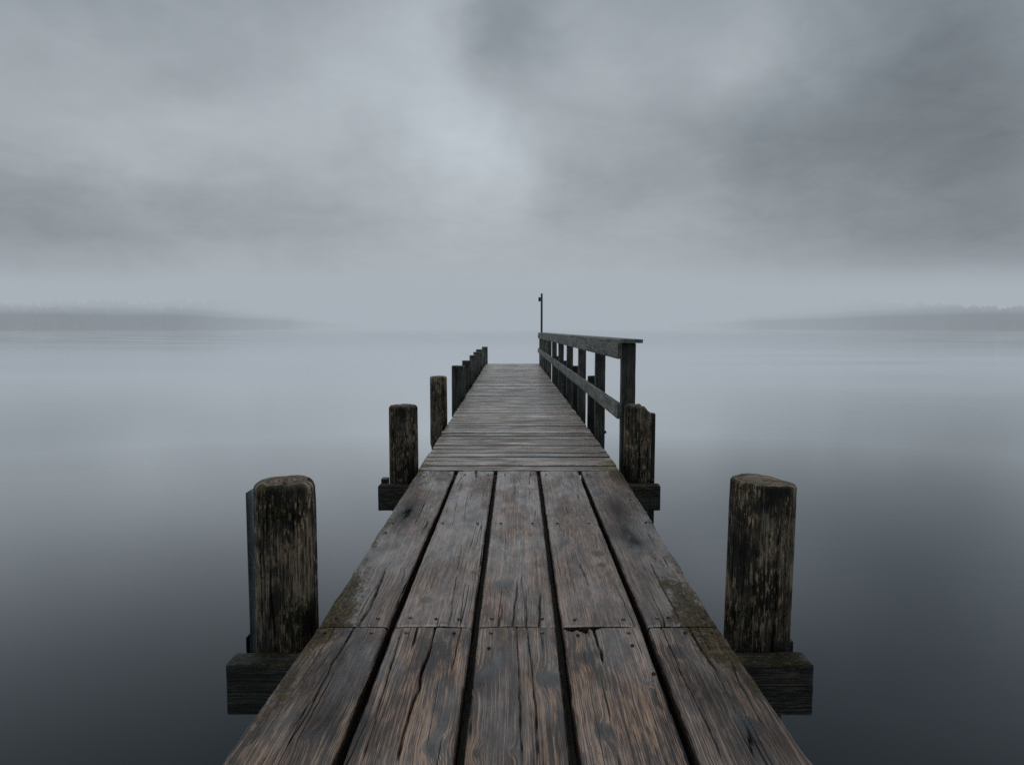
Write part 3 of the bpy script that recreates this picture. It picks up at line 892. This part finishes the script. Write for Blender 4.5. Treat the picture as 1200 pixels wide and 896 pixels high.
#.default_value = 0.105
t.set(gl.inputs['Normal'], bp.outputs[0])
df = t.n('ShaderNodeBsdfDiffuse')
big = t.noise(t.xyz(t.m('MULTIPLY', ps[0], 0.25), t.m('MULTIPLY', ps[1], 0.25), 0.0), 1, 3)
t.set(df.inputs['Color'], t.mix(big, (0.005, 0.0115, 0.0155), (0.009, 0.018, 0.023)))
fr = t.n('ShaderNodeFresnel'); fr.inputs['IOR'].default_value = 1.333
mx = t.n('ShaderNodeMixShader')
t.set(mx.inputs[0], t.m('SUBTRACT', t.m('MULTIPLY', fr.outputs[0], 2.7), 0.085, clamp=True))
t.t.links.new(df.outputs[0], mx.inputs[1]); t.t.links.new(gl.outputs[0], mx.inputs[2])
o = t.n('ShaderNodeOutputMaterial'); t.t.links.new(mx.outputs[0], o.inputs[0])
WS = 6000
wv = [(-WS, -WS, WATER_Z), (WS, -WS, WATER_Z), (WS, WS, WATER_Z), (-WS, WS, WATER_Z)]
wo = link('water', wv, [(0, 1, 2, 3)], m)
wo['kind'] = 'structure'; wo['label'] = 'calm dark grey lake fading into the mist'

# ------------------------------------------------------------------ shores in the mist
mh, t = mat('shore_ground')
tc = t.n('ShaderNodeTexCoord').outputs['Object']
n_ = t.noise(tc, 0.05, 5)
p = t.n('ShaderNodeBsdfPrincipled')
t.set(p.inputs['Base Color'], t.mix(n_, (0.02, 0.026, 0.018), (0.045, 0.05, 0.032)))
p.inputs['Roughness'].default_value = 0.95
o = t.n('ShaderNodeOutputMaterial'); t.t.links.new(p.outputs[0], o.inputs[0])
mt, t = mat('distant_foliage')
tc = t.n('ShaderNodeTexCoord').outputs['Object']
n_ = t.noise(tc, 0.35, 4)
p = t.n('ShaderNodeBsdfPrincipled')
t.set(p.inputs['Base Color'], t.mix(n_, (0.014, 0.022, 0.014), (0.04, 0.052, 0.03)))
p.inputs['Roughness'].default_value = 0.95
o = t.n('ShaderNodeOutputMaterial'); t.t.links.new(p.outputs[0], o.inputs[0])


def shore(side, pts, label, flabel, seed):
    """pts: (azimuth tangent, distance Y) of the waterline"""
    us = np.linspace(pts[0][0], pts[-1][0], 150)
    Ys = np.interp(us, [p_[0] for p_ in pts], [p_[1] for p_ in pts])
    Ys = Ys + (fbm(us * 14, seed, seed, 3) - 0.5) * 40
    D = np.linspace(0, 1, 16)
    HS = np.clip(Ys / 440.0, 1.0, 3.2)
    verts = []
    for dq in D:
        Y = Ys + dq * 260
        X = us * Ys + np.sign(us) * dq * 30
        hgt = -1.3 + HS * 18 * dq ** 0.7 * (0.5 + fbm(us * 9, dq * 2, seed + 2, 3)) + 0.6 * (dq > 0)
        verts.append(np.stack([X, Y, hgt], 1))
    V = np.concatenate(verts)
    n = len(us)
    f = []
    for a in range(len(D) - 1):
        for b in range(n - 1):
            i = a * n + b
            f.append((i, i + 1, i + n + 1, i + n))
    g = link('hill', V, f, mh); g['kind'] = 'structure'; g['label'] = label
    # forest: many rough crowns in one mass
    rs = np.random.default_rng(seed)
    TV = []; TF = []; c = 0
    for q in range(900):
        b = rs.integers(0, n); dq = rs.uniform(0.02, 0.6) ** 1.2
        Y = Ys[b] + dq * 260 + rs.uniform(-3, 3); X = us[b] * Ys[b] + np.sign(us[b]) * dq * 30 + rs.uniform(-4, 4)
        z0 = -1.0 + HS[b] * 18 * dq ** 0.7 * (0.5 + float(fbm(us[b] * 9, dq * 2, seed + 2, 3)))
        h = rs.uniform(8, 11) * HS[b]; w = h * rs.uniform(0.22, 0.42)
        K = 7; lv = [(0.0, 0.12), (0.12, 0.9), (0.35, 1.0), (0.6, 0.72), (0.82, 0.4), (1.0, 0.03)]
        if rs.random() < 0.5: lv = [(0.0, 0.1), (0.15, 0.6), (0.4, 1.05), (0.65, 1.15), (0.88, 0.75), (1.0, 0.15)]
        for (zz, ww) in lv:
            for k in range(K):
                a = 2 * math.pi * k / K
                rr = w * ww * rs.uniform(0.7, 1.25)
                TV.append((X + rr * math.cos(a), Y + rr * math.sin(a), z0 + h * (zz + rs.uniform(-0.04, 0.04))))
        for l in range(len(lv) - 1):
            for k in range(K):
                TF.append((c + l * K + k, c + l * K + (k + 1) % K, c + (l + 1) * K + (k + 1) % K, c + (l + 1) * K + k))
        c += K * len(lv)
    fo = link('forest', TV, TF, mt, smooth=False)
    fo['kind'] = 'stuff'; fo['label'] = flabel; fo['category'] = 'forest'


shore(-1, [(-1.6, 560), (-0.9, 560), (-0.72, 580), (-0.5, 660), (-0.33, 1200), (-0.22, 2600)], 'low wooded shore lost in mist on the left', 'dark band of far-off trees in mist on the left shore', 3)
shore(1, [(0.23, 2600), (0.36, 1200), (0.55, 740), (0.70, 590), (0.85, 540), (1.5, 540)], 'low wooded shore lost in mist on the right', 'dark band of far-off trees in mist on the right shore', 9)

# ------------------------------------------------------------------ mist over the far water
MIST = (0.388, 0.434, 0.478)


def mist(label, x0, x1, y0, y1, z0, z1, sigma, colr=MIST):
    m, t = mat('mist')
    ab = t.n('ShaderNodeVolumeAbsorption'); ab.inputs['Color'].default_value = (0, 0, 0, 1); ab.inputs['Density'].default_value = sigma
    em = t.n('ShaderNodeEmission'); em.inputs['Color'].default_value = (*colr, 1); em.inputs['Strength'].default_value = sigma  # emission put in to act as daylight scattered by the mist
    ad = t.n('ShaderNodeAddShader'); t.t.links.new(ab.outputs[0], ad.inputs[0]); t.t.links.new(em.outputs[0], ad.inputs[1])
    o = t.n('ShaderNodeOutputMaterial'); t.t.links.new(ad.outputs[0], o.inputs['Volume'])
    v = [(x, y, z) for x in (x0, x1) for y in (y0, y1) for z in (z0, z1)]
    f = [(0, 1, 3, 2), (4, 6, 7, 5), (0, 4, 5, 1), (2, 3, 7, 6), (0, 2, 6, 4), (1, 5, 7, 3)]
    ob = link('mist', v, f, m, smooth=False)
    ob['kind'] = 'stuff'; ob['label'] = label; ob['category'] = 'mist'
    return ob


mist('pale grey mist lying over the far water in front of the shores', -4600, 4600, 55, 5000, -1.5, 23, 0.0015)
mist('low cloud hanging over the tree tops of the far shores', -4500, 4500, 330, 4900, 13, 46, 0.0022)
mist('thicker low cloud resting on the highest trees of the far shores', -4400, 4400, 400, 4800, 20, 38, 0.004)

# ------------------------------------------------------------------ sky
world = bpy.data.worlds.new("World")
sc.world = world
world.use_nodes = True
t = NT(world.node_tree)
SUN_EL, SUN_AZ = 72.0, -12.0              # behind the overcast, ahead and a little left
sky = t.n('ShaderNodeTexSky', sky_type='NISHITA')
sky.sun_disc = False
sky.sun_elevation = math.radians(SUN_EL)
sky.sun_rotation = math.radians(SUN_AZ)
sky.air_density = 1.5; sky.dust_density = 4.0
b1 = t.n('ShaderNodeBackground'); t.set(b1.inputs[0], sky.outputs[0]); b1.inputs[1].default_value = 0.08
d = t.sep(t.n('ShaderNodeTexCoord').outputs['Generated'])
dx, dy, dz = d[0], d[1], t.m('ABSOLUTE', d[2])
ay = t.m('ADD', t.m('ABSOLUTE', dy), 0.02)
pc = t.xyz(t.m('DIVIDE', dx, t.m('ADD', dz, 0.22)), t.m('DIVIDE', dy, t.m('ADD', dz, 0.22)), 0.0)
n1 = t.noise(pc, 1.3, 4, 0.5, 0.5)
n2 = t.noise(pc, 3.4, 5, 0.55, 0.6)
n3 = t.noise(pc, 8.0, 5, 0.6, 0.9)
wx = t.noise(t.xyz(dx, dy, dz), 4.5, 6, 0.56)
wz = t.noise(t.xyz(t.m('ADD', dx, 7.0), dy, dz), 4.5, 6, 0.56)
u = t.m('ADD', t.m('DIVIDE', dx, ay), t.m('MULTIPLY', t.m('SUBTRACT', wx, 0.5), 0.30))
hy = t.m('SQRT', t.m('ADD', t.m('MULTIPLY', dx, dx), t.m('MULTIPLY', dy, dy)))
v = t.m('ADD', t.m('DIVIDE', dz, t.m('ADD', ay, 0.0)), t.m('MULTIPLY', t.m('SUBTRACT', wz, 0.5), 0.22))
BL = [(555, 180, 70, 58, .11), (400, 130, 120, 50, .03), (150, 185, 130, 32, .035), (490, 30, 42, 55, .08), (590, 60, 60, 55, -.08), (860, 75, 48, 60, .07),
      (1110, 190, 190, 120, -.17), (1090, 40, 170, 90, -.09), (900, 190, 90, 60, -.05), (690, 200, 70, 60, -.06), (30, 250, 190, 50, -.09), (330, 275, 200, 45, -.055),
      (40, 20, 200, 60, -.05), (230, 100, 60, 30, -.045), (700, 60, 50, 60, .02), (600, 340, 330, 60, .07), (0, 320, 220, 50, -.05), (1180, 310, 200, 55, -.07), (800, 310, 150, 40, -.03)]
val = 0.425
acc = None
for (bx, by, sx, sy, amp) in BL:
    a = t.m('MULTIPLY', t.m('SUBTRACT', u, (bx - 600) / 800), 800 / sx)
    b = t.m('MULTIPLY', t.m('SUBTRACT', v, (384 - by) / 800), 800 / sy)
    e = t.m('EXPONENT', t.m('MULTIPLY', t.m('ADD', t.m('MULTIPLY', a, a), t.m('MULTIPLY', b, b)), -0.6))
    e = t.m('MULTIPLY', e, amp * 1.25)
    acc = e if acc is None else t.m('ADD', acc, e)
br = t.m('ADD', val, acc)
br = t.m('ADD', br, t.m('MULTIPLY', t.m('SUBTRACT', n1, 0.5), 0.08))
br = t.m('ADD', br, t.m('MULTIPLY', t.m('SUBTRACT', n2, 0.5), 0.10))
br = t.m('ADD', br, t.m('MULTIPLY', t.m('SUBTRACT', n3, 0.5), 0.055))
# overhead and behind
up = t.ss(dz, 0.35, 0.75, 0.0, 1.0)
br = t.m('ADD', br, t.m('MULTIPLY', t.ss(dz, 0.3, 0.5), -0.10))
br = t.m('ADD', br, t.m('MULTIPLY', t.ss(dz, 0.6, 0.85), 0.30))
back = t.ss(dy, -0.5, 0.35, 0.55, 1.0)
br = t.m('MULTIPLY', br, back)
br = t.m('MAXIMUM', br, 0.02)
wc_ = t.mix(t.ss(br, 0.15, 0.45), (0.875, 1.0, 1.10), (0.91, 1.0, 1.075))
colr = t.mix(1.0, t.xyz(br, br, br), wc_, 'MULTIPLY')
colr = t.mix(t.ss(v, 0.10, -0.02, 0.0, 0.9), colr, MIST)
b2 = t.n('ShaderNodeBackground'); t.set(b2.inputs[0], colr); b2.inputs[1].default_value = 1.0
mx = t.n('ShaderNodeMixShader'); mx.inputs[0].default_value = 0.93
t.t.links.new(b1.outputs[0], mx.inputs[1]); t.t.links.new(b2.outputs[0], mx.inputs[2])
o = t.n('ShaderNodeOutputWorld'); t.t.links.new(mx.outputs[0], o.inputs[0])

sun = bpy.data.lights.new('sun', 'SUN')
sun.energy = 0.5
sun.angle = math.radians(35)
sun.color = (1.0, 0.97, 0.93)
so = bpy.data.objects.new('sun', sun)
COL.objects.link(so)
el, az = math.radians(SUN_EL), math.radians(SUN_AZ)
sd = Vector((math.sin(az) * math.cos(el), math.cos(az) * math.cos(el), math.sin(el)))
so.rotation_euler = sd.to_track_quat('Z', 'Y').to_euler()

# ------------------------------------------------------------------ render settings
sc.view_settings.view_transform = 'Standard'
sc.view_settings.look = 'None'
sc.view_settings.exposure = 0
sc.view_settings.gamma = 1
sc.cycles.use_denoising = False
sc.cycles.max_bounces = 6
sc.cycles.volume_bounces = 0
